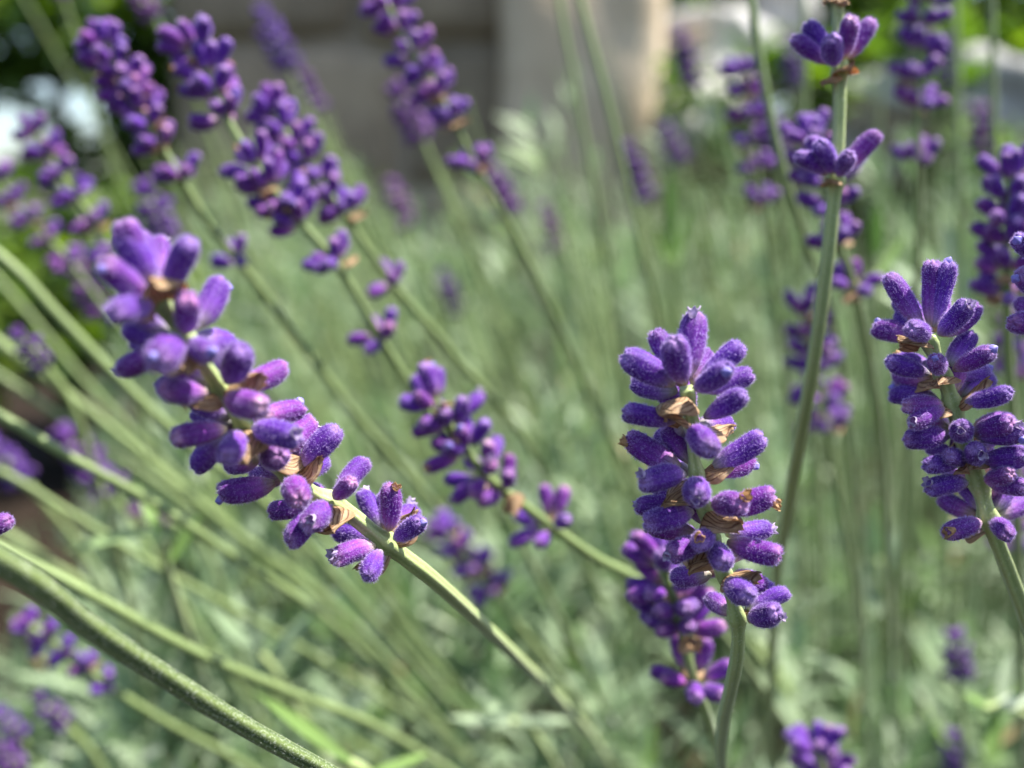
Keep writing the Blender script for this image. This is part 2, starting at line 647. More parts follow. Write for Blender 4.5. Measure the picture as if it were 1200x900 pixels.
def place_bract(root, node, tip, axis, sc=.72):
    d = (tip - node).normalized()
    y = axis - d * axis.dot(d)
    y.normalize()
    x = y.cross(d)
    m = Matrix((x, y, d)).transposed().to_quaternion()
    base = node + d * .0006
    ln = (tip - node).length
    s = min(1.5, max(.5, ln / .0066)) * sc
    return ob("bract", random.choice(BRACTS), root, Matrix.LocRotScale(base - root.location, m, Vector((s, s, s))))


def tip_at(node, px, py, L_, side):
    """the point on the sight line of (px,py) that is a bud's length from its node, on the near or far side of the stem"""
    r = ray(px, py)
    w = CAM_LOC - node
    a, b, c = r.dot(r), 2 * r.dot(w), w.dot(w) - L_ * L_
    disc = b * b - 4 * a * c
    if disc <= 0:
        return CAM_LOC + r * (-b / (2 * a))
    s = (-b + (-1 if side == 'f' else 1) * math.sqrt(disc)) / (2 * a)
    return CAM_LOC + r * s


GROUP = "lavender flower stalks"


def stalk_root(label, base, group=GROUP):
    return thing("lavender_stalk", label, "lavender", base, group)


def hero(label, stem_pts, whorls, r=.00085, hair=0, per=14, bud_len=.0068, cor=.4, meshes=None, bw=.96, fill=2):
    """a stalk with every bud set by hand. stem_pts: (px,py,depth); whorls: dict(node=(px,py,d), buds=[(px,py,side)], bracts=[...])"""
    pts = [P(*p) for p in stem_pts]
    path = catmull(pts, per)
    base = path[-1].copy()
    root = stalk_root(label, base)
    nodes = [(P(*w['n']), .55, .0011) for w in whorls]
    ob("stem", tube("stem", path, lambda t: r * (.72 + .45 * t), M_STEM, 16, nodes, hair, M_STEMFUZZ, seed=5, origin=base), root)
    axis = (pts[0] - pts[2]).normalized()
    for w in whorls:
        node = P(*w['n'])
        for b in w['b']:
            ln = bud_len * random.uniform(.94, 1.05) * (b[3] if len(b) > 3 else 1)
            place_bud(root, node, tip_at(node, b[0], b[1], ln, b[2]), meshes or BUD_HI, cor, bw)
        for _ in range(fill):      # buds round the far side of the ring
            th = random.uniform(0, 6.283)
            away = (node - CAM_LOC).normalized()
            sd = away.cross(axis).normalized()
            d = (away * random.uniform(.3, 1) + sd * random.uniform(-1, 1) + axis * random.uniform(.3, .9)).normalized()
            place_bud(root, node, node + d * bud_len * random.uniform(.75, .92), meshes or BUD_HI, cor, bw)
        for b in w.get('br', []):
            place_bract(root, node, tip_at(node, b[0], b[1], .0066 * (b[3] if len(b) > 3 else 1), b[2]), axis)
    return root


# A: the large spike at the left, its tip towards the camera
hero("large lavender spike leaning left in front, fat blurred buds at its tip",
     [(186, 350, .0795), (217, 395, .0825), (250, 443, .0860), (290, 503, .0915), (330, 550, .0960), (366, 578, .0992), (403, 597, .1015),
      (452, 636, .1040), (520, 690, .112), (600, 765, .145), (660, 825, .195), (705, 880, .26), (760, 980, .34)],
     [dict(n=(188, 358, .0797), b=[(143, 259, 'f'), (222, 281, 'f'), (190, 283, 'b'), (119, 315, 'f'), (133, 362, 'f'), (160, 330, 'b')],
           br=[(172, 316, 'f')]),
      dict(n=(216, 400, .0826), b=[(140, 436, 'b'), (180, 418, 'f'), (247, 414, 'f', .85), (222, 350, 'f', .92), (266, 336, 'b'), (153, 398, 'b'), (268, 400, 'b')],
           br=[(218, 448, 'f', .9)]),
      dict(n=(257, 460, .0868), b=[(186, 462, 'f'), (294, 406, 'f'), (270, 405, 'b'), (300, 484, 'f', .9), (336, 438, 'b'), (215, 440, 'b')],
           br=[(328, 436, 'f'), (200, 478, 'f', .8)]),
      dict(n=(283, 500, .0905), b=[(202, 511, 'f'), (222, 541, 'b'), (268, 540, 'f'), (351, 473, 'b'), (345, 508, 'f'), (262, 490, 'b')],
           br=[(290, 556, 'f')]),
      dict(n=(316, 535, .0948), b=[(322, 535, 'f', .9), (367, 502, 'b'), (260, 545, 'b')], br=[(375, 540, 'b', .8)]),
      dict(n=(342, 560, .0975), b=[(391, 502, 'f'), (258, 585, 'f'), (348, 582, 'f'), (380, 540, 'b'), (300, 560, 'b')],
           br=[(388, 530, 'f', .8)]),
      dict(n=(386, 590, .1003), b=[(413, 562, 'f', .8), (332, 632, 'f'), (366, 607, 'f'), (355, 575, 'b')],
           br=[(392, 634, 'f', .95), (345, 600, 'b')]),
      dict(n=(453, 637, .1041), b=[(430, 575, 'b'), (464, 571, 'f'), (495, 612, 'f'), (393, 620, 'b'), (390, 648, 'f'), (424, 676, 'f'), (480, 590, 'b')],
           br=[(498, 588, 'b', .8), (410, 676, 'b', .9)])],
     r=.00074, hair=900)

# B: the sharp spike right of centre
hero("sharp upright lavender spike right of centre with dry brown bracts",
     [(805, 455, .0945), (810, 490, .0958), (813, 535, .0970), (824, 590, .0985), (838, 640, .0998), (854, 690, .1010), (864, 728, .1025),
      (864, 766, .1055), (857, 804, .111), (848, 846, .121), (846, 900, .138), (858, 990, .18), (880, 1120, .25)],
     [dict(n=(806, 462, .0946), b=[(812, 366, 'b'), (766, 388, 'b'), (784, 398, 'f', 1.05), (735, 415, 'f'), (748, 448, 'b'), (869, 403, 'b'), (877, 440, 'b'), (850, 436, 'f')],
           br=[(764, 492, 'f', .95)]),
      dict(n=(810, 497, .0959), b=[(730, 481, 'f'), (877, 462, 'f'), (824, 524, 'f', .92), (780, 512, 'b'), (850, 500, 'b')],
           br=[(872, 508, 'b'), (772, 482, 'f', .8)]),
      dict(n=(817, 556, .0975), b=[(731, 519, 'b'), (752, 556, 'f'), (897, 515, 'f'), (886, 545, 'b'), (815, 588, 'f', .95), (770, 545, 'b')],
           br=[(766, 606, 'f', .95), (880, 530, 'b', .8)]),
      dict(n=(826, 596, .0986), b=[(745, 590, 'b'), (872, 582, 'f'), (909, 590, 'f'), (762, 612, 'f'), (795, 590, 'b')],
           br=[(884, 626, 'f', 1.0)]),
      dict(n=(834, 628, .0996), b=[(759, 618, 'b'), (782, 650, 'f'), (820, 630, 'f', .9), (904, 620, 'b'), (914, 658, 'f'), (848, 668, 'f', .95)],
           br=[(799, 684, 'f')]),
      dict(n=(846, 672, .1006), b=[(790, 678, 'b'), (878, 708, 'f'), (898, 682, 'b'), (822, 655, 'b')],
           br=[(905, 678, 'f', .9), (893, 690, 'f', .8)]),
      dict(n=(866, 724, .1019), b=[(917, 722, 'f', .85), (830, 700, 'b', .9)], br=[(905, 705, 'b', .6)])],
     r=.00068, hair=900)

# C: the sharp spike at the right
hero("sharp lavender spike near the right edge leaning right, lowest pair of buds set apart",
     [(1086, 395, .104), (1103, 435, .1045), (1117, 475, .105), (1132, 525, .1055), (1148, 570, .106), (1160, 612, .1065),
      (1180, 665, .110), (1206, 735, .116), (1255, 880, .135), (1300, 1080, .18)],
     [dict(n=(1089, 402, .104), b=[(1043, 320, 'f'), (1110, 307, 'f'), (1098, 306, 'b'), (1072, 378, 'f', .85), (1138, 358, 'f'), (1146, 362, 'b'), (1029, 377, 'b'), (1060, 345, 'b')],
           br=[(1042, 398, 'f', .85)]),
      dict(n=(1104, 440, .1045), b=[(1037, 428, 'f'), (1096, 420, 'f', .85), (1163, 410, 'f'), (1160, 432, 'b'), (1050, 448, 'b')],
           br=[(1098, 452, 'f', .8), (1068, 440, 'b')]),
      dict(n=(1116, 474, .105), b=[(1047, 455, 'b'), (1063, 474, 'f'), (1070, 492, 'f'), (1182, 465, 'f'), (1168, 440, 'b'), (1150, 455, 'b')],
           br=[(1174, 440, 'f', .85), (1052, 484, 'f', .9)]),
      dict(n=(1126, 508, .1054), b=[(1065, 515, 'f'), (1127, 506, 'f', .8), (1187, 486, 'b'), (1192, 498, 'f'), (1198, 515, 'f'), (1085, 498, 'b')], br=[(1150, 530, 'b')]),
      dict(n=(1136, 540, .1057), b=[(1086, 545, 'f'), (1112, 535, 'f', .85), (1150, 532, 'f', .8), (1203, 537, 'f'), (1180, 545, 'b')],
           br=[(1134, 552, 'f', .8)]),
      dict(n=(1147, 566, .106), b=[(1088, 566, 'f'), (1184, 555, 'f', .9), (1205, 572, 'f'), (1110, 560, 'b'), (1175, 585, 'b')], br=[(1190, 560, 'b', .8)]),
      dict(n=(1159, 609, .1065), b=[(1099, 588, 'b'), (1114, 622, 'f'), (1184, 622, 'f', .85), (1197, 588, 'b'), (1140, 580, 'b', .8)],
           br=[(1118, 634, 'b', .9)])],
     r=.0008, hair=600, bud_len=.0066, bw=.92)

# D: the tall stem with two widely spaced whorls
hero("tall straight lavender stem with two separate rings of buds, brown bract hanging under the upper",
     [(976, -180, .118), (979, -60, .119), (982, 20, .120), (984, 85, .120), (983, 150, .1205), (979, 210, .121), (970, 300, .123), (954, 420, .128), (936, 522, .137),
      (921, 610, .152), (908, 700, .18), (900, 900, .25)],
     [dict(n=(980, -8, .120), b=[(930, -40, 'b'), (1020, -50, 'f'), (985, -60, 'f')], br=[(964, 4, 'f', .42), (992, 4, 'f', .4)]),
      dict(n=(982, 84, .120), b=[(932, 44, 'f'), (946, 26, 'b'), (970, 46, 'f'), (1001, 20, 'f'), (1024, 24, 'b'), (985, 40, 'b')],
           br=[(958, 102, 'f', .62), (1006, 72, 'f', .7)]),
      dict(n=(979, 212, .121), b=[(938, 176, 'f'), (966, 170, 'f'), (995, 182, 'f', .9), (1024, 154, 'b'), (952, 160, 'b'), (1006, 176, 'b')],
           br=[(965, 212, 'f', .6)])],
     r=.00084, hair=700, bud_len=.0070, cor=.2, fill=0, bw=.92)

# the spike cut by the right edge: four buds reach into the picture
hero("lavender spike cut off by the right edge, only three bud tips showing",
     [(1226, 230, .104), (1228, 300, .105), (1230, 350, .106), (1234, 420, .107), (1242, 520, .112), (1262, 700, .13), (1300, 1000, .18)],
     [dict(n=(1227, 262, .1045), b=[(1262, 200, 'f'), (1250, 205, 'f')]),
      dict(n=(1228, 310, .105), b=[(1193, 283, 'f'), (1270, 280, 'f')]),
      dict(n=(1229, 346, .106), b=[(1189, 326, 'f'), (1275, 320, 'f'), (1205, 318, 'b')]),
      dict(n=(1232, 385, .1065), b=[(1194, 352, 'b'), (1189, 375, 'f'), (1275, 365, 'f')])], bud_len=.0064, fill=0)


# E: the thick stem at bottom left
def plain_stem(label, pts, r0, r1, mat, hair, per=16, leaves=()):
    path = catmull([P(*p) for p in pts], per)
    base = path[-1].copy()
    root = stalk_root(label, base)
    ob("stem", tube("stem", path, lambda t: r0 + (r1 - r0) * t, mat, 24, (), hair, M_STEMFUZZ if hair else None, .00022, .000014, 9, .09, base), root)
    return root


plain_stem("thick dark green lavender stem crossing the bottom left corner",
           [(-260, 560, .068), (-90, 615, .071), (30, 676, .0760), (110, 738, .0815), (200, 797, .0880), (290, 853, .0945), (390, 908, .1010), (520, 980, .112), (680, 1090, .14), (800, 1250, .19)],
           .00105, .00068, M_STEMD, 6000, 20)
E_BUD = hero("lavender stalk entering at the left edge, one purple bud tip above the thick stem",
             [(-45, 560, .098), (-42, 600, .099), (-42, 640, .100), (-52, 720, .103), (-60, 860, .12), (-40, 1150, .2)],
             [dict(n=(-42, 628, .0995), b=[(6, 612, 'f', .8), (-80, 590, 'f')])], fill=0)


# ------------------------------------------------------------------ mid-distance spikes (buds still separate)
def spike(label, stem_pts, whorl_px, n=7, r=.00078, meshes=None, L_=.0066, open_=(38, 74), per=10, cor=0.0, br=.28, sc=1.0, mat=None, group=GROUP):
    """whorl_px: list of (px, py) that snap to the stem path"""
    path = catmull([P(*p) for p in stem_pts], per)
    base = path[-1].copy()
    root = stalk_root(label, base, group)
    proj = [project(p) for p in path]
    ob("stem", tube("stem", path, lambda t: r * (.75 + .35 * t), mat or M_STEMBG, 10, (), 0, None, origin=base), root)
    first = True
    for wi, w in enumerate(whorl_px):
        # nearest point on the polyline in the picture
        best = None
        for i in range(len(path) - 1):
            a = Vector(proj[i][:2]); b = Vector(proj[i + 1][:2]); ab = b - a
            t = max(0, min(1, (Vector(w[:2]) - a).dot(ab) / max(1e-9, ab.dot(ab))))
            dd = (a + ab * t - Vector(w[:2])).length
            if best is None or dd < best[0]:
                best = (dd, path[i].lerp(path[i + 1], t), (path[i] - path[i + 1]).normalized())
        node, ax = best[1], best[2]
        x = ax.orthogonal().normalized()
        y = ax.cross(x)
        ph = random.uniform(0, 6.28)
        nn = w[2] if len(w) > 2 else n
        lo, hi = open_
        if wi == 0:
            lo, hi = lo * .35, hi * .8
        for k in range(nn):
            th = ph + 6.283 * k / nn + random.uniform(-.25, .25)
            el = R(random.uniform(lo, hi))
            d = ax * math.cos(el) + (x * math.cos(th) + y * math.sin(th)) * math.sin(el)
            place_bud(root, node, node + d * L_ * sc * random.uniform(.82, 1.08), meshes or BUD_MID, cor)
        for k in range(2):
            if random.random() < br:
                th = random.uniform(0, 6.28)
                el = R(random.uniform(75, 110))
                d = ax * math.cos(el) + (x * math.cos(th) + y * math.sin(th)) * math.sin(el)
                place_bract(root, node, node + d * .0055 * sc, ax)
    return root


spike("blurred lavender spike at upper left with one ring set apart below it",
      [(122, 48, .172), (150, 105, .174), (185, 165, .176), (215, 215, .178), (250, 270, .182), (310, 345, .19), (420, 490, .21), (560, 660, .26), (700, 900, .34)],
      [(128, 56), (137, 74), (147, 94), (158, 114), (169, 134), (179, 152), (190, 172), (214, 214), (283, 306, 5)], sc=0.86)
spike("bright lavender spike at upper left with a withered brown floret among its top buds",
      [(226, 50, .160), (250, 105, .161), (275, 155, .162), (310, 210, .163), (350, 258, .165), (400, 318, .168), (445, 395, .174), (490, 465, .182), (590, 600, .21), (720, 850, .28)],
      [(233, 64, 8), (243, 88, 8), (255, 114, 8), (267, 140, 7), (303, 198, 6), (320, 222, 8), (338, 246, 8), (354, 266, 6), (394, 312, 7), (447, 402, 5)], cor=.25, sc=0.95)
spike("blurred lavender spike close behind the right side of the bright upper left one",
      [(318, 132, .176), (345, 170, .177), (375, 212, .178), (402, 250, .180), (435, 298, .184), (470, 345, .19), (530, 415, .2), (640, 560, .24), (760, 850, .32)],
      [(323, 142), (335, 158), (348, 176), (362, 194), (376, 212), (390, 232), (404, 254), (462, 336, 6)], sc=0.92)
spike("blurred lavender spike at the left under the gaps of sky in the leaves",
      [(38, 150, .215), (62, 190, .217), (90, 232, .219), (115, 268, .222), (160, 340, .23), (240, 440, .25), (400, 620, .3), (600, 900, .4)],
      [(44, 160), (58, 184), (72, 208), (90, 235), (112, 265), (128, 300, 6)], sc=0.85)
spike("very blurred lavender spike at the far left edge below the sky gaps",
      [(-8, 200, .25), (20, 240, .252), (50, 275, .254), (80, 305, .257), (130, 370, .265), (220, 470, .28), (400, 650, .33), (600, 900, .42)],
      [(2, 215), (20, 240), (40, 262), (60, 285), (85, 308)], sc=0.85)
spike("lavender spike cut by the top edge, dark purple against the grey wall",
      [(440, -22, .188), (470, 40, .189), (505, 95, .19), (532, 143, .192), (556, 192, .195), (600, 270, .203), (640, 350, .212), (690, 460, .23), (800, 700, .3), (860, 950, .38)],
      [(444, -10), (456, 14), (470, 40), (485, 65), (501, 90), (517, 115), (532, 142), (556, 196, 7)], sc=0.85)
spike("blurred lavender spike in the middle between the two sharp spikes with an orange withered floret",
      [(506, 462, .146), (528, 500, .147), (552, 535, .148), (572, 560, .149), (600, 582, .152), (650, 620, .157), (700, 655, .163), (765, 690, .172), (860, 760, .2), (980, 950, .28)],
      [(514, 476, 8), (530, 503, 8), (548, 530, 8), (574, 556, 7), (592, 578, 4), (646, 618, 6)], cor=.2)
spike("faint blurred lavender spike low in the middle, below the spike with the orange floret",
      [(522, 622, .235), (545, 652, .237), (575, 690, .24), (605, 730, .245), (680, 830, .27), (760, 1000, .33)],
      [(528, 630), (542, 648), (558, 668), (578, 694)])
spike("lavender spike partly hidden behind the sharp upright one, hanging lower",
      [(772, 650, .134), (788, 700, .135), (801, 750, .137), (814, 800, .139), (832, 850, .147), (850, 930, .17), (880, 1100, .23)],
      [(778, 668, 8), (786, 692, 9), (794, 716, 9), (802, 742, 8), (814, 800, 7)], L_=.0066)
spike("blurred lavender spike behind the tall two-ringed stem, a gap above its lowest ring",
      [(950, 158, .163), (960, 200, .164), (974, 245, .165), (985, 290, .167), (1000, 335, .17), (1020, 430, .18), (1035, 550, .2), (1045, 800, .27)],
      [(952, 172), (958, 196), (966, 220), (976, 248), (986, 288, 6), (1000, 338, 6)], sc=0.9)
spike("soft lavender spike just left of the tall two-ringed stem against pale rock",
      [(868, 80, .225), (876, 130, .226), (884, 180, .228), (892, 235, .23), (905, 330, .24), (925, 480, .26), (940, 700, .33)],
      [(870, 92), (874, 115), (879, 142), (884, 170), (888, 200, 6), (893, 240, 5)], sc=0.85)
spike("soft lavender spike cut by the top edge right of the tall two-ringed stem",
      [(1086, -70, .19), (1082, 0, .191), (1077, 70, .192), (1075, 140, .194), (1076, 190, .196), (1076, 280, .203), (1072, 380, .215), (1060, 600, .26), (1050, 900, .34)],
      [(1086, -55), (1084, -25), (1081, 5), (1079, 30), (1077, 62), (1075, 95), (1075, 128), (1076, 192, 5)], sc=0.9)
spike("blurred lavender spike below the tall stem's rings, standing left of the tilted sharp spike",
      [(942, 360, .2), (952, 410, .201), (962, 455, .203), (970, 505, .206), (985, 590, .215), (1005, 720, .24), (1020, 920, .3)],
      [(943, 372), (948, 395), (953, 418), (958, 440), (964, 470), (969, 502, 6)])
spike("dark lavender spike at the right edge rising behind the tilted sharp spike",
      [(1188, 200, .15), (1183, 250, .151), (1180, 300, .152), (1180, 350, .154), (1182, 420, .158), (1188, 520, .165), (1195, 700, .19), (1200, 950, .26)],
      [(1187, 216), (1184, 240), (1181, 266), (1180, 292), (1180, 320), (1181, 352, 5)], sc=0.9)
spike("faint lavender spike low behind the tilted sharp spike at the right edge",
      [(1194, 380, .22), (1192, 430, .222), (1190, 500, .225), (1188, 600, .23), (1190, 700, .25), (1195, 900, .32)],
      [(1194, 395), (1193, 415), (1192, 440), (1189, 560, 6), (1188, 600, 6), (1189, 640, 6)])
spike("small blurred lavender spike at the lower left under the thick dark stem",
      [(28, 730, .205), (60, 752, .207), (95, 780, .21), (130, 806, .214), (200, 850, .225), (320, 920, .26), (480, 1050, .34)],
      [(36, 738, 6), (58, 752, 6), (80, 770, 7), (100, 786, 5), (128, 806, 5)], L_=.0060, sc=.72)
spike("lavender spike tip rising from the bottom edge at lower right",
      [(958, 868, .175), (964, 910, .177), (968, 960, .18), (975, 1060, .2), (980, 1200, .25)],
      [(958, 884, 8), (962, 912, 8), (966, 945, 8)])


# ------------------------------------------------------------------ far spikes: too blurred for single buds
def far_spike_mesh(name, seed, nw):
    rnd = random.Random(seed)
    V, F, A = [], [], []
    for wi in range(nw):
        z0 = -.0048 * wi
        n = rnd.choice([6, 7, 8])
        ph = rnd.uniform(0, 6.28)
        for k in range(n):
            th = ph + 6.283 * k / n + rnd.uniform(-.25, .25)
            el = R(rnd.uniform(38, 68) if wi else rnd.uniform(8, 40))
            d = Vector((math.cos(th) * math.sin(el), math.sin(th) * math.sin(el), math.cos(el)))
            m = Matrix.LocRotScale(d * .0012 + Vector((0, 0, z0)), d.to_track_quat('Z', 'Y'), Vector((1, 1, rnd.uniform(.85, 1.1))))
            me = rnd.choice(BUD_LO)
            o = len(V)
            V += [m @ v.co for v in me.vertices]
            A += [a.value for a in me.attributes["along"].data]
            F += [tuple(o + i for i in p.vertices) for p in me.polygons]
    return mesh_from(name, V, F, [M_BUD], None, {"along": A})


FAR = [far_spike_mesh("far_flower_spike", 60 + i, nw) for i, nw in enumerate((5, 6, 7, 4, 6))]


def far_stalk(label, x0, y0, x1, y1, d, pts_below, scale=1.0, group="blurred lavender stalks in the distance"):
    a, b = P(x0, y0, d), P(x1, y1, d * 1.01)
    path = catmull([a, b] + [P(*p) for p in pts_below], 8)
    base = path[-1].copy()
    root = stalk_root(label, base, group)
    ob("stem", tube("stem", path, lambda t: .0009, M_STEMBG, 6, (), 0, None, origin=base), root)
    q = (a - b).normalized().to_track_quat('Z', 'Y')
    ln = (a - b).length
    nat = [(3.5 + 4.8 * (w - 1)) / 1000 for w in (5, 6, 7, 4, 6)]
    k = min(range(5), key=lambda i: abs(nat[i] - ln) + random.uniform(0, .002))
    scale = max(.55, min(1.3, ln / nat[k]))
    ob("flower_spike", FAR[k], root, Matrix.LocRotScale(a - base, q @ Quaternion((0, 0, 1), random.uniform(0, 6)), Vector((scale,) * 3)))


for lab, x0, y0, x1, y1, d in [
    ("pinkish blurred spike against the top of the grey wall, upper of the two there", 312, 28, 345, 92, .42),
    ("pinkish blurred spike against the grey wall just below and right of another", 350, 88, 378, 140, .45),
    ("blurred spike at the top edge between the leafy shrub and the grey wall", 160, -10, 186, 30, .34),
    ("small blurred spike at the top edge in front of the leafy shrub", 62, -30, 76, 6, .36),
    ("blurred spike half hidden behind the dark spike against the grey wall", 472, 118, 502, 178, .33),
    ("faint purple smudge of a spike at the foot of the grey wall", 462, 225, 482, 275, .5),
    ("blurred spike just right of the dark spike's lowest ring", 572, 200, 604, 262, .36),
    ("soft purple spike in front of the pale pillar's foot", 738, 185, 760, 245, .42),
    ("small soft spike right of the pale pillar, level with its foot", 782, 160, 800, 200, .5),
    ("soft purple spike in front of the white rock at the top", 800, 52, 814, 112, .46),
    ("dim purple spike between the white rock and the tall stem", 925, 60, 935, 110, .5),
    ("soft purple spike by the soft stalk left of the tall stem", 905, 150, 915, 200, .42),
    ("pale purple spike low at the left, behind the slanting green stems", 85, 520, 140, 590, .3),
    ("very pale purple spike at the left edge, behind the slanting stems", -6, 530, 40, 575, .33),
    ("tiny purple spike lying at the foot of the slanting stems", 165, 600, 195, 610, .28),
    ("purple spike tip caught between two slanting stems at the left", 28, 400, 52, 428, .23),
    ("purple smudge of a spike in the bottom left corner, upper one", 52, 826, 80, 852, .26),
    ("purple smudge of a spike in the bottom left corner, lowest one", 2, 880, 26, 905, .24),
    ("purple smudge of a spike at the left edge above the lowest one", 4, 842, 24, 866, .27),
    ("lone purple spike among the leaves at lower right", 1121, 756, 1124, 806, .27),
    ("purple spike at the bottom edge under the lone one at lower right", 1118, 872, 1124, 915, .3),
    ("faint spike seen through the stems right of the dark spike", 522, 330, 540, 375, .55),
    ("faint spike above the middle, left of the two long bare stems", 640, 250, 655, 300, .6),
    ("faint purple spike beside the shrub's shade at the left", 175, 235, 205, 300, .3),
    ("pale purple spike in the dark gap left of the large spike", 98, 330, 125, 385, .3),
    ("dim purple spike high behind the right-hand bare stems", 1108, 60, 1112, 110, .5),
    ("dim purple spike low against the dark gap at the right", 1150, 140, 1152, 190, .48),
]:
    dx, dy = x1 - x0, y1 - y0
    far_stalk(lab, x0, y0, x1, y1, d, [(x1 + dx * 1.6 + 8, y1 + dy * 1.6 + 40, d * 1.06), (x1 + dx * 3 + 40, y1 + 330, d * 1.25), (x1 + dx * 3 + 60, y1 + 520, d * 1.5)],
              scale=random.uniform(.95, 1.2) * (.62 if y0 > 740 else .9))

# bare flower stems that show clearly
for lab, pts, r in [
    ("long bare green stem beside the pale pillar, left of two", [(640, -120, .26), (655, 0, .26), (680, 130, .262), (705, 270, .268), (725, 420, .285), (750, 640, .33), (770, 900, .45)], .00105),
    ("long bare green stem beside the pale pillar, right of two", [(650, -120, .235), (680, 0, .236), (712, 120, .238), (745, 260, .243), (775, 390, .255), (810, 600, .3), (840, 900, .4)], .00112),
    ("bare green stem curving down left of the tall two-ringed stem", [(862, -120, .175), (880, 0, .176), (898, 110, .178), (918, 200, .181), (946, 290, .188), (985, 420, .21), (1010, 700, .28), (1020, 950, .38)], .00095),
    ("upright bare green stem at the upper right, nearer the right edge", [(1158, -120, .22), (1162, 0, .222), (1164, 110, .225), (1166, 220, .23), (1166, 400, .25), (1150, 700, .33), (1140, 950, .45)], .00092),
    ("upright bare green stem at the upper right, left of the edge one", [(1112, -120, .3), (1118, 0, .302), (1122, 120, .305), (1124, 240, .31), (1118, 420, .33), (1110, 700, .42), (1100, 950, .55)], .0013),
    ("thin upright bare stem between the tall stem and the rocks", [(938, -100, .27), (942, 0, .272), (944, 120, .275), (940, 260, .28), (950, 500, .32), (960, 800, .42)], .0009),
    ("sunlit slanting stem crossing the left edge above the others", [(-160, 180, .195), (0, 300, .2), (70, 372, .204), (140, 445, .21), (220, 520, .218), (340, 620, .24), (560, 860, .34)], .00125),
    ("broad blurred slanting stem at the left, second from the top", [(-140, 290, .24), (0, 402, .245), (90, 470, .25), (180, 545, .258), (270, 620, .27), (420, 740, .31), (600, 950, .4)], .00135),
    ("crisp slanting stem at the left edge ending in the green tangle", [(-150, 405, .165), (0, 487, .17), (90, 540, .174), (180, 590, .18), (270, 650, .19), (420, 760, .23), (600, 950, .33)], .00095),
    ("dim slanting stem low at the left, over the dark soil", [(-150, 520, .27), (0, 620, .275), (90, 680, .28), (190, 745, .29), (300, 800, .31), (460, 900, .36)], .00145),
    ("pale slanting stem running just above the thick dark stem", [(-60, 610, .155), (40, 662, .16), (120, 705, .165), (230, 765, .175), (340, 812, .19), (470, 868, .215), (640, 980, .29)], .00105),
    ("slanting stem at the left between the broad one and the crisp one", [(-140, 345, .3), (0, 440, .305), (110, 515, .31), (220, 590, .32), (360, 690, .35), (560, 880, .45)], .0012),
    ("faint slanting stem over the dark gap left of the large spike", [(-120, 210, .33), (0, 330, .335), (120, 470, .345), (240, 590, .36), (420, 770, .42), (560, 950, .5)], .0012),
    ("low slanting stem over dark soil, below the crisp one", [(-120, 500, .22), (0, 552, .225), (80, 600, .23), (190, 668, .24), (320, 740, .26), (520, 860, .33)], .001),
]:
    path = catmull([P(*p) for p in pts], 9)
    base = path[-1].copy()
    root = stalk_root(lab, base, "bare lavender stems")
    ob("stem", tube("stem", path, lambda t: r * .8, M_STEMBG, 10, (), 0, None, origin=base), root)


# ------------------------------------------------------------------ leaves
def leaf_arrays(base, d, nrm, ln, wd, curl, segs=6, lance=.35, fold=.35):
    """vectorised leaf blades: base,d,nrm (n,3); ln,wd,curl (n,) -> verts, quads, count per leaf"""
    n = len(base)
    d = d / np.linalg.norm(d, axis=1, keepdims=True)
    side = np.cross(d, nrm)
    side /= np.linalg.norm(side, axis=1, keepdims=True) + 1e-9
    nn = np.cross(side, d)
    ts = np.linspace(0, 1, segs + 1)
    V = np.zeros((n, segs + 1, 3, 3))
    for i, t in enumerate(ts):
        c = base + d * (ln * t)[:, None] + nn * (curl * ln * t * t)[:, None]
        w = wd * max(.06, (math.sin(math.pi * min(1, t * (1 - lance * .2) + .08)) ** .7))
        if t > .85:
            w = w * (1 - (t - .85) / .15 * .8)
        V[:, i, 0] = c - side * w[:, None] + nn * (w * fold)[:, None]
        V[:, i, 1] = c
        V[:, i, 2] = c + side * w[:, None] + nn * (w * fold)[:, None]
    k = (segs + 1) * 3
    q = []
    for i in range(segs):
        for j in range(2):
            a = i * 3 + j
            q.append((a, a + 1, a + 4, a + 3))
    Q = np.array(q)[None] + (np.arange(n) * k)[:, None, None]
    return V.reshape(-1, 3), Q.reshape(-1, 4), k


def unit(v):
    return v / (np.linalg.norm(v, axis=1, keepdims=True) + 1e-9)


# lavender foliage: the cushion of narrow grey-green leaves under the flowers
def shoots_leaves(base, updir, length, pairs, lmin, lmax, wmin, wmax):
    Bs, Ds, Ns, Ls, Ws, Cs, Ts = [], [], [], [], [], [], []
    n = len(base)
    tone0 = rng.beta(2.2, 1.8, n)
    for k in range(pairs):
        t = (k + .6) / pairs
        p = base + updir * (length * t)[:, None]
        ref = unit(np.cross(updir, np.array([0.31, 0.77, 0.55])[None] + 0 * updir))
        ref2 = np.cross(updir, ref)
        ang = rng.uniform(0, math.pi, n)
        for s in (0, math.pi):
            th = ang + s
            out = ref * np.cos(th)[:, None] + ref2 * np.sin(th)[:, None]
            lift = rng.uniform(.35, 1.0, n) + t * .9
            dd = unit(out + updir * lift[:, None])
            Bs.append(p)
            Ds.append(dd)
            Ns.append(updir - out * .2)
            Ls.append(rng.uniform(lmin, lmax, n) * (1 - .35 * t))
            Ws.append(rng.uniform(wmin, wmax, n))
            Cs.append(rng.uniform(-.25, .12, n))
            Ts.append(np.clip(tone0 * .7 + rng.uniform(0, .38, n), 0, 1))
    return [np.concatenate(a) for a in (Bs, Ds, Ns, Ls, Ws, Cs, Ts)]


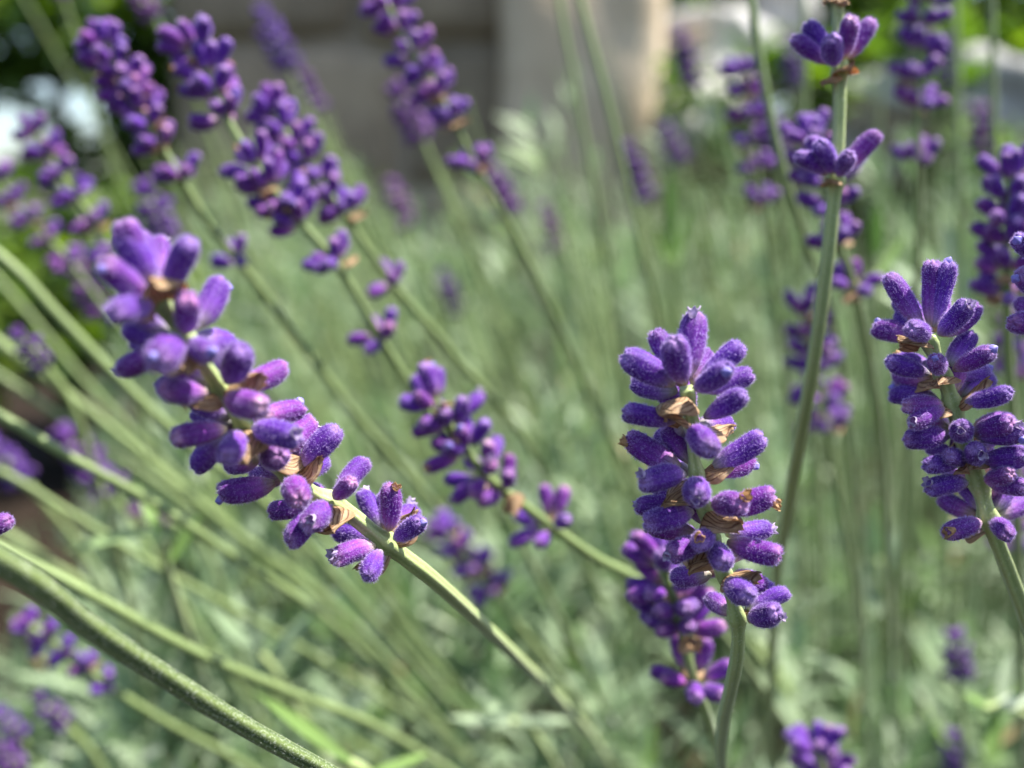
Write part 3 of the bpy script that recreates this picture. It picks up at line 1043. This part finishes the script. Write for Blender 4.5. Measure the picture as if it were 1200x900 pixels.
n = 2900
ys = rng.uniform(.27, 1.25, n) ** 1.0
xs = rng.uniform(-1, 1, n) * (ys * .62 + .10)
keep = (xs > -.05 - .23 * ys - rng.uniform(0, .10, n)) | (rng.uniform(0, 1, n) < .025)
keep &= (ys < .7) | (rng.uniform(0, 1, n) < .55)
for _ in range(26):
    hy = rng.uniform(.3, 1.0)
    hx = rng.uniform(-.2, .5) * (hy * 1.2)
    keep &= (xs - hx) ** 2 + (ys - hy) ** 2 > rng.uniform(.02, .045) ** 2
xs, ys = xs[keep], ys[keep]
n = len(xs)
hump = .255 + .035 * np.sin(xs * 17 + 1) * np.cos(ys * 13) + .02 * np.sin(xs * 41 + ys * 37)
leftdrop = np.clip((-xs - .12 - .12 * ys) * 1.2, 0, .18)
zs = hump - leftdrop + rng.uniform(-.09, .0, n) + np.clip((ys - .5) * .17, 0, .10) + (ys > .7) * rng.exponential(.035, n)
zs = zs - np.clip((.36 - ys) * .35, 0, 1)
base = np.stack([xs, ys, zs], 1)
up = unit(np.stack([rng.normal(0, .30, n) - .18 + xs * .25, rng.normal(-.1, .30, n), np.ones(n)], 1))
arr = shoots_leaves(base, up, rng.uniform(.04, .085, n), 8, .022, .046, .0015, .0030)
V, Q, kk = leaf_arrays(*arr[:6])
foliage = ob("lavender_foliage", mesh_np("lavender_foliage", V, Q, M_LEAF, np.repeat(arr[6], kk)))
tag(foliage, "grey-green cushion of narrow lavender leaves under the flower stalks", "foliage", None, "stuff")

# the many thin stems rising behind, that blur into green streaks
Vs, Qs, off = [], [], 0
for i in range(600):
    y = random.uniform(.42, 1.25)
    x = random.uniform(-.20, .58) * (y * 1.1)
    lean = -.45 + .55 * (x / y + .35)
    h = random.uniform(.12, .24) + max(0, min(.07, (y - .6) * .2)) + random.expovariate(1 / .03)
    b = Vector((x, y, .18))
    path = catmull([b, b + Vector((lean * h * .35, -.02, h * .5)), b + Vector((lean * h, -.05 * random.random(), h))], 5)
    nseg = 4
    ring = []
    for p in path:
        for j in range(nseg):
            a = math.pi / 2 * j
            ring.append((p.x + .0009 * math.cos(a), p.y + .0009 * math.sin(a), p.z))
    m = len(path)
    Vs += ring
    for a in range(m - 1):
        for j in range(nseg):
            Qs.append((off + a * nseg + j, off + a * nseg + (j + 1) % nseg, off + (a + 1) * nseg + (j + 1) % nseg, off + (a + 1) * nseg + j))
    off += m * nseg
Vs, Qs = np.array(Vs), np.array(Qs)
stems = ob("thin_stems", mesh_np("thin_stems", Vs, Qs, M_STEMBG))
a = stems.data.attributes.new("around", 'FLOAT', 'POINT')
a.data.foreach_set("value", np.full(len(Vs), .5, dtype=np.float32))
tag(stems, "thin lavender stems behind, blurred into faint green streaks", "stems", None, "stuff")


# leafy shoots and single blades that stand out
def shoot(label, pts, leaves, r=.0009, tone=.8):
    """pts: stem in (px,py,depth); leaves: (px0,py0,px1,py1,depth0,depth1,width,curl)"""
    path = catmull([P(*p) for p in pts], 8)
    base = path[-1].copy()
    root = thing("lavender_shoot", label, "leafy shoot", base, "leafy lavender shoots")
    ob("stem", tube("stem", path, lambda t: r, M_STEM, 8, (), 0, None, origin=base), root)
    for (x0, y0, x1, y1, d0, d1, w, cu) in leaves:
        a, b = P(x0, y0, d0), P(x1, y1, d1)
        dv = b - a
        toward = (CAM_LOC - a).normalized()
        nv = (Vector((0, 0, 1)) * .8 + toward * .6).normalized()
        V, Q, k = leaf_arrays(np.array([a - base]), np.array([dv]), np.array([nv]), np.array([dv.length]), np.array([w]), np.array([cu]), 10, .2, .3)
        ob("leaf", mesh_np("leaf", V, Q, M_LEAF, np.full(len(V), min(.94, tone + random.uniform(-.08, .08)))), root)


shoot("bright green leafy shoot at the bottom, pointing up left beside the thick dark stem",
      [(395, 888, .172), (440, 915, .18), (520, 1000, .22)],
      [(410, 892, 297, 815, .172, .166, .0014, .04), (430, 910, 500, 890, .176, .19, .0012, .1)], tone=.93)
shoot("pale leaf pair lying level at the bottom, left of the upright sharp spike's stem",
      [(600, 845, .24), (640, 880, .25), (700, 1000, .3)],
      [(610, 850, 520, 842, .242, .236, .0014, .03), (605, 846, 672, 846, .24, .245, .0014, .03), (620, 860, 540, 800, .25, .26, .0012, .1)], tone=.52)
shoot("small curved pale leaf over the dark soil at the left",
      [(190, 632, .2), (200, 680, .21), (240, 800, .26)],
      [(186, 622, 76, 636, .2, .192, .0014, -.16), (192, 640, 160, 570, .202, .21, .0012, .1), (198, 660, 240, 600, .206, .21, .0012, .1)], tone=.95)
shoot("green leaf standing upright right of the pale pillar",
      [(786, 300, .3), (790, 360, .31), (800, 520, .36)],
      [(786, 300, 784, 185, .3, .295, .0018, .02), (788, 320, 812, 240, .305, .31, .0015, .1), (788, 320, 762, 262, .305, .3, .0014, .1)], tone=1.0)
shoot("yellow-green leaf tip right of the tall stem's lower ring",
      [(1026, 320, .26), (1026, 380, .265), (1020, 520, .3)],
      [(1026, 300, 1028, 236, .26, .258, .0019, .02), (1026, 330, 1060, 280, .262, .268, .0016, .1)], tone=1.0)
shoot("broad blurred grey-green blades slanting behind the tilted sharp spike",
      [(1130, 372, .34), (1160, 420, .35), (1190, 600, .42)],
      [(1135, 378, 1022, 300, .34, .34, .0032, .05), (1130, 360, 1105, 255, .345, .35, .0028, .05), (1150, 400, 1010, 340, .35, .35, .003, .05), (1160, 400, 1040, 245, .36, .37, .003, .05)], tone=.82)
shoot("leafy shoot tips bending at the lower right edge",
      [(1150, 830, .21), (1185, 830, .215), (1230, 860, .23)],
      [(1165, 832, 1122, 818, .211, .205, .0018, .1), (1170, 830, 1210, 815, .212, .215, .0018, .0), (1165, 835, 1160, 900, .212, .208, .0016, .1), (1172, 832, 1185, 760, .214, .22, .0014, .05)], tone=.88)
shoot("blue-grey leafy shoot low between the thick stem and the level leaf pair",
      [(300, 760, .25), (330, 800, .255), (400, 920, .29)],
      [(300, 765, 236, 706, .25, .246, .0018, .05), (310, 775, 270, 690, .252, .26, .0017, .08), (310, 780, 372, 715, .253, .26, .0017, .08)], tone=.55)
shoot("pale stubby shoot standing below the tilted sharp spike",
      [(1028, 640, .3), (1030, 700, .305), (1035, 900, .36)],
      [(1028, 660, 1018, 592, .3, .298, .0026, .05), (1029, 690, 1052, 620, .303, .306, .0022, .1), (1030, 720, 1000, 650, .305, .3, .0022, .1)], tone=.86)

# ------------------------------------------------------------------ ground
ng = 90
gx = np.concatenate([-np.geomspace(60, 1.6, 18), np.linspace(-1.4, 1.4, ng), np.geomspace(1.6, 60, 18)])
gy = np.concatenate([-np.geomspace(20, .6, 10), np.linspace(-.4, 2.6, ng), np.geomspace(2.8, 200, 22)])
X, Y = np.meshgrid(gx, gy)
Z = .008 * np.sin(X * 31 + 2 * np.sin(Y * 17)) * np.cos(Y * 27) + .005 * np.sin(X * 83 + Y * 61) + .004 * rng.uniform(-1, 1, X.shape)
Z[(np.abs(X) > 1.4) | (Y < -.4) | (Y > 2.6)] *= .3
V = np.stack([X.ravel(), Y.ravel(), Z.ravel()], 1)
nx, ny = len(gx), len(gy)
I, J = np.meshgrid(np.arange(nx - 1), np.arange(ny - 1))
a0 = (J * nx + I).ravel()
Q = np.stack([a0, a0 + 1, a0 + nx + 1, a0 + nx], 1)
ground = ob("ground", mesh_np("ground", V, Q, M_SOIL))
tag(ground, "dark brown soil of the garden bed", None, None, "structure")


# ------------------------------------------------------------------ stone wall, pillar, rocks
def stone_mesh(name, seed, sx, sy, sz, rough=.12, n=7, roundness=3.5):
    """a worn block: super-ellipsoid grid with lumps"""
    rnd = random.Random(seed)
    ph = [rnd.uniform(0, 6.28) for _ in range(9)]
    V, F = [], []
    faces = {}

    def vert(c):
        if c in faces:
            return faces[c]
        v = Vector(c)
        m = (abs(v.x) ** roundness + abs(v.y) ** roundness + abs(v.z) ** roundness) ** (1 / roundness)
        v = v / m * (1.0 if roundness < 3 else .98)
        k = 1 + rough * (math.sin(3 * v.x + ph[0]) * math.sin(3 * v.y + ph[1]) * .5 + math.sin(5 * v.z + ph[2] + 3 * v.x) * .35 + math.sin(9 * v.x + ph[3]) * math.sin(8 * v.z + ph[4]) * .25)
        faces[c] = len(V)
        V.append((v.x * sx / 2 * k, v.y * sy / 2 * k, v.z * sz / 2 * k))
        return faces[c]
    g = [round(-1 + 2 * i / n, 5) for i in range(n + 1)]
    for ax in range(3):
        for s in (-1.0, 1.0):
            for i in range(n):
                for j in range(n):
                    q = []
                    for (a, b) in ((g[i], g[j]), (g[i + 1], g[j]), (g[i + 1], g[j + 1]), (g[i], g[j + 1])):
                        c = [0, 0, 0]
                        c[ax] = s
                        c[(ax + 1) % 3] = a
                        c[(ax + 2) % 3] = b
                        q.append(vert(tuple(c)))
                    F.append(tuple(q) if s > 0 else tuple(q[::-1]))
    return V, F


def block(name, seed, size, mat, parent, loc, rot=(0, 0, 0), **kw):
    V, F = stone_mesh(name, seed, *size, **kw)
    from mathutils import Euler
    return ob(name, mesh_from(name, V, F, [mat]), parent, Matrix.LocRotScale(Vector(loc), Euler(rot).to_quaternion(), None))


WY = 1.95
wall = thing("stone_wall", "grey stone garden wall in shade behind the lavender", "wall", (-.30, WY, 0))
block("wall_core", 1, (.68, .2, .98), M_MORTAR, wall, (.05, -.005, .49), roundness=14, rough=.01)
z = 0.0
si = 0
while z < .95:
    h = random.uniform(.22, .32)
    x = -.30
    while x < .28:
        w = min(random.uniform(.26, .44), .30 - x)
        if w > .06:
            block("stone", 500 + si, (w - .004, .22, h - .004), M_STONE, wall, (x + w / 2, -.02 + random.uniform(-.012, .012), z + h / 2), (random.uniform(-.03, .03),) * 3, roundness=12, rough=.03)
            si += 1
        x += w
    z += h
pillar = thing("stone_pillar", "pale stone pillar at the end of the grey wall", "pillar", (.125, 1.86, 0))
for i, (zz, hh, ww) in enumerate([(0, .36, .285), (.36, .54, .275)]):
    block("stone", 700 + i, (ww, .26, hh + .01), M_PALESTONE, pillar, (random.uniform(-.008, .008), 0, zz + hh / 2), (0, 0, random.uniform(-.05, .05)), roundness=6, rough=.07, n=12)
for i, (lab, px, py, d, size, seed) in enumerate([
    ("large white rock at the top, left of the tall two-ringed stem", 842, 70, 1.9, (.2, .2, .17), 801),
    ("pale rock below the large white rock, level with the spikes", 820, 150, 1.75, (.14, .16, .15), 802),
    ("broad white rock at the upper right behind the bare stems", 1060, 125, 1.8, (.34, .22, .13), 803),
    ("white rock reaching the right edge at the top", 1165, 115, 1.75, (.24, .2, .14), 804),
    ("small white rock at the top edge just left of the tall stem", 920, 12, 2.0, (.1, .12, .12), 805),
    ("grey rock behind the soft spike under the broad white rock", 985, 180, 1.85, (.22, .2, .15), 806),
]):
    c = P(px, py, d)
    V, F = stone_mesh("rock", seed, *size, rough=.3, roundness=3.2, n=12)
    o = ob("rock", mesh_from("rock", V, F, [M_ROCK]), None, None, c)
    o.rotation_euler = (0, 0, random.uniform(-.4, .4))
    tag(o, lab, "rock", "white rocks at the back")
bank = thing("rock_bank", "dark earth bank carrying the white rocks", "bank", (.75, 1.98, 0))
block("bank_body", 820, (1.15, .5, .9), M_SOIL, bank, (0, .12, .2), roundness=3, rough=.12, n=14)


# ------------------------------------------------------------------ broad-leaved shrubs
def crown(centre_fn, count, lmin, lmax, holes=(), tone=(.0, .8), bright=.12):
    Bp, Dp, Np = [], [], []
    tries = 0
    while len(Bp) < count and tries < count * 6:
        tries += 1
        c = Vector(centre_fn())
        if holes:
            x, y, d = project(c)
            if any((x - hx) ** 2 + (y - hy) ** 2 < hr ** 2 for hx, hy, hr in holes):
                continue
        Bp.append(c)
        Dp.append((random.uniform(-1, 1), random.uniform(-1, .6), random.uniform(-.9, .5)))
        Np.append((random.uniform(-.5, .5), random.uniform(-.5, .5), 1))
    m = len(Bp)
    ln = rng.uniform(lmin, lmax, m)
    V, Q, k = leaf_arrays(np.array([tuple(b) for b in Bp]), np.array(Dp), np.array(Np), ln, ln * rng.uniform(.24, .34, m), rng.uniform(-.3, .1, m), 5, .2, .2)
    t = np.where(rng.uniform(0, 1, m) < bright, rng.uniform(.85, 1, m), rng.uniform(tone[0], tone[1], m))
    return V, Q, np.repeat(t, k)


def shrub(name, label, loc, clumps, count, lmin, lmax, holes=(), bright=.1, trunks=()):
    root = thing(name, label, "shrub", loc, "broad-leaved shrubs at the back")
    tot = sum(c[3] ** 2 for c in clumps)

    def pick():
        r = random.uniform(0, tot)
        for c in clumps:
            r -= c[3] ** 2
            if r <= 0:
                break
        v = Vector((random.gauss(0, 1), random.gauss(0, 1), random.gauss(0, 1))).normalized() * c[3] * random.random() ** .42
        return Vector(c[:3]) + v
    V, Q, T = crown(pick, count, lmin, lmax, holes, (0, .8), bright)
    V = V - np.array(loc)[None]
    ob("crown", mesh_np("crown", V, Q, M_DARKLEAF, T), root)
    for pts in trunks:
        path = catmull([Vector(p) for p in pts], 6)
        ob("trunk", tube("trunk", path, lambda t: .008 + .012 * t, M_BARK, 8, (), 0, None, origin=Vector(loc)), root)
    return root


HOLES = [(2, 150, 36), (-25, 170, 44), (98, 128, 26), (84, 100, 19), (44, 99, 13), (20, 245, 24), (60, 232, 14), (24, 48, 12), (112, 138, 20)]
cl = []
for (px, py, d, r) in [(-80, 60, 2.0, .16), (0, 20, 1.9, .15), (90, 10, 1.9, .15), (180, 30, 2.0, .14), (60, 70, 2.0, .12), (150, 110, 2.0, .13), (215, 120, 2.05, .12),
                       (40, 200, 1.9, .12), (130, 200, 1.95, .14), (210, 210, 2.0, .14), (-60, 260, 1.8, .15), (60, 290, 1.8, .14), (150, 300, 1.8, .15), (230, 300, 1.9, .13),
                       (0, 340, 1.7, .13), (100, 370, 1.7, .13), (200, 370, 1.75, .13), (-60, 380, 1.6, .14), (-120, 150, 2.0, .2)]:
    c = P(px, py, d)
    cl.append((c.x, c.y, c.z, r))
tb = P(70, 480, 1.9)
tb.z = 0
shrub("shrub", "dark leafy shrub at the upper left with bright sky showing through gaps", tuple(tb), cl, 6800, .03, .055, HOLES, .2,
      [[P(60, 10, 1.95), P(75, 200, 1.92), (tb.x + .02, tb.y, .2), tuple(tb)], [P(190, 40, 2.0), P(150, 220, 1.95), (tb.x + .05, tb.y, .2), (tb.x + .02, tb.y + .01, 0)]])
cl = []
for (px, py, d, r) in [(800, 0, 2.25, .12), (880, -10, 2.25, .13), (960, 10, 2.25, .13), (1040, 0, 2.2, .13), (1120, 10, 2.2, .13), (1200, 20, 2.2, .14), (900, 90, 2.15, .09),
                       (1010, 60, 2.15, .09), (1160, 60, 2.1, .08), (860, 160, 1.62, .05), (1280, 60, 2.2, .2), (905, 75, 1.62, .055), (800, 95, 1.6, .045), (960, 110, 1.6, .05), (1110, 95, 1.62, .045), (1150, 185, 1.55, .05), (1090, 30, 1.7, .07), (985, 60, 1.65, .05)]:
    c = P(px, py, d)
    cl.append((c.x, c.y, c.z, r))
tb = P(1000, 300, 2.5)
tb.z = 0
shrub("shrub", "dark leafy shrub along the top right above the white rocks", tuple(tb), cl, 4200, .03, .055, (), .12,
      [[P(980, 0, 2.3), P(990, 150, 2.4), tuple(tb)]])
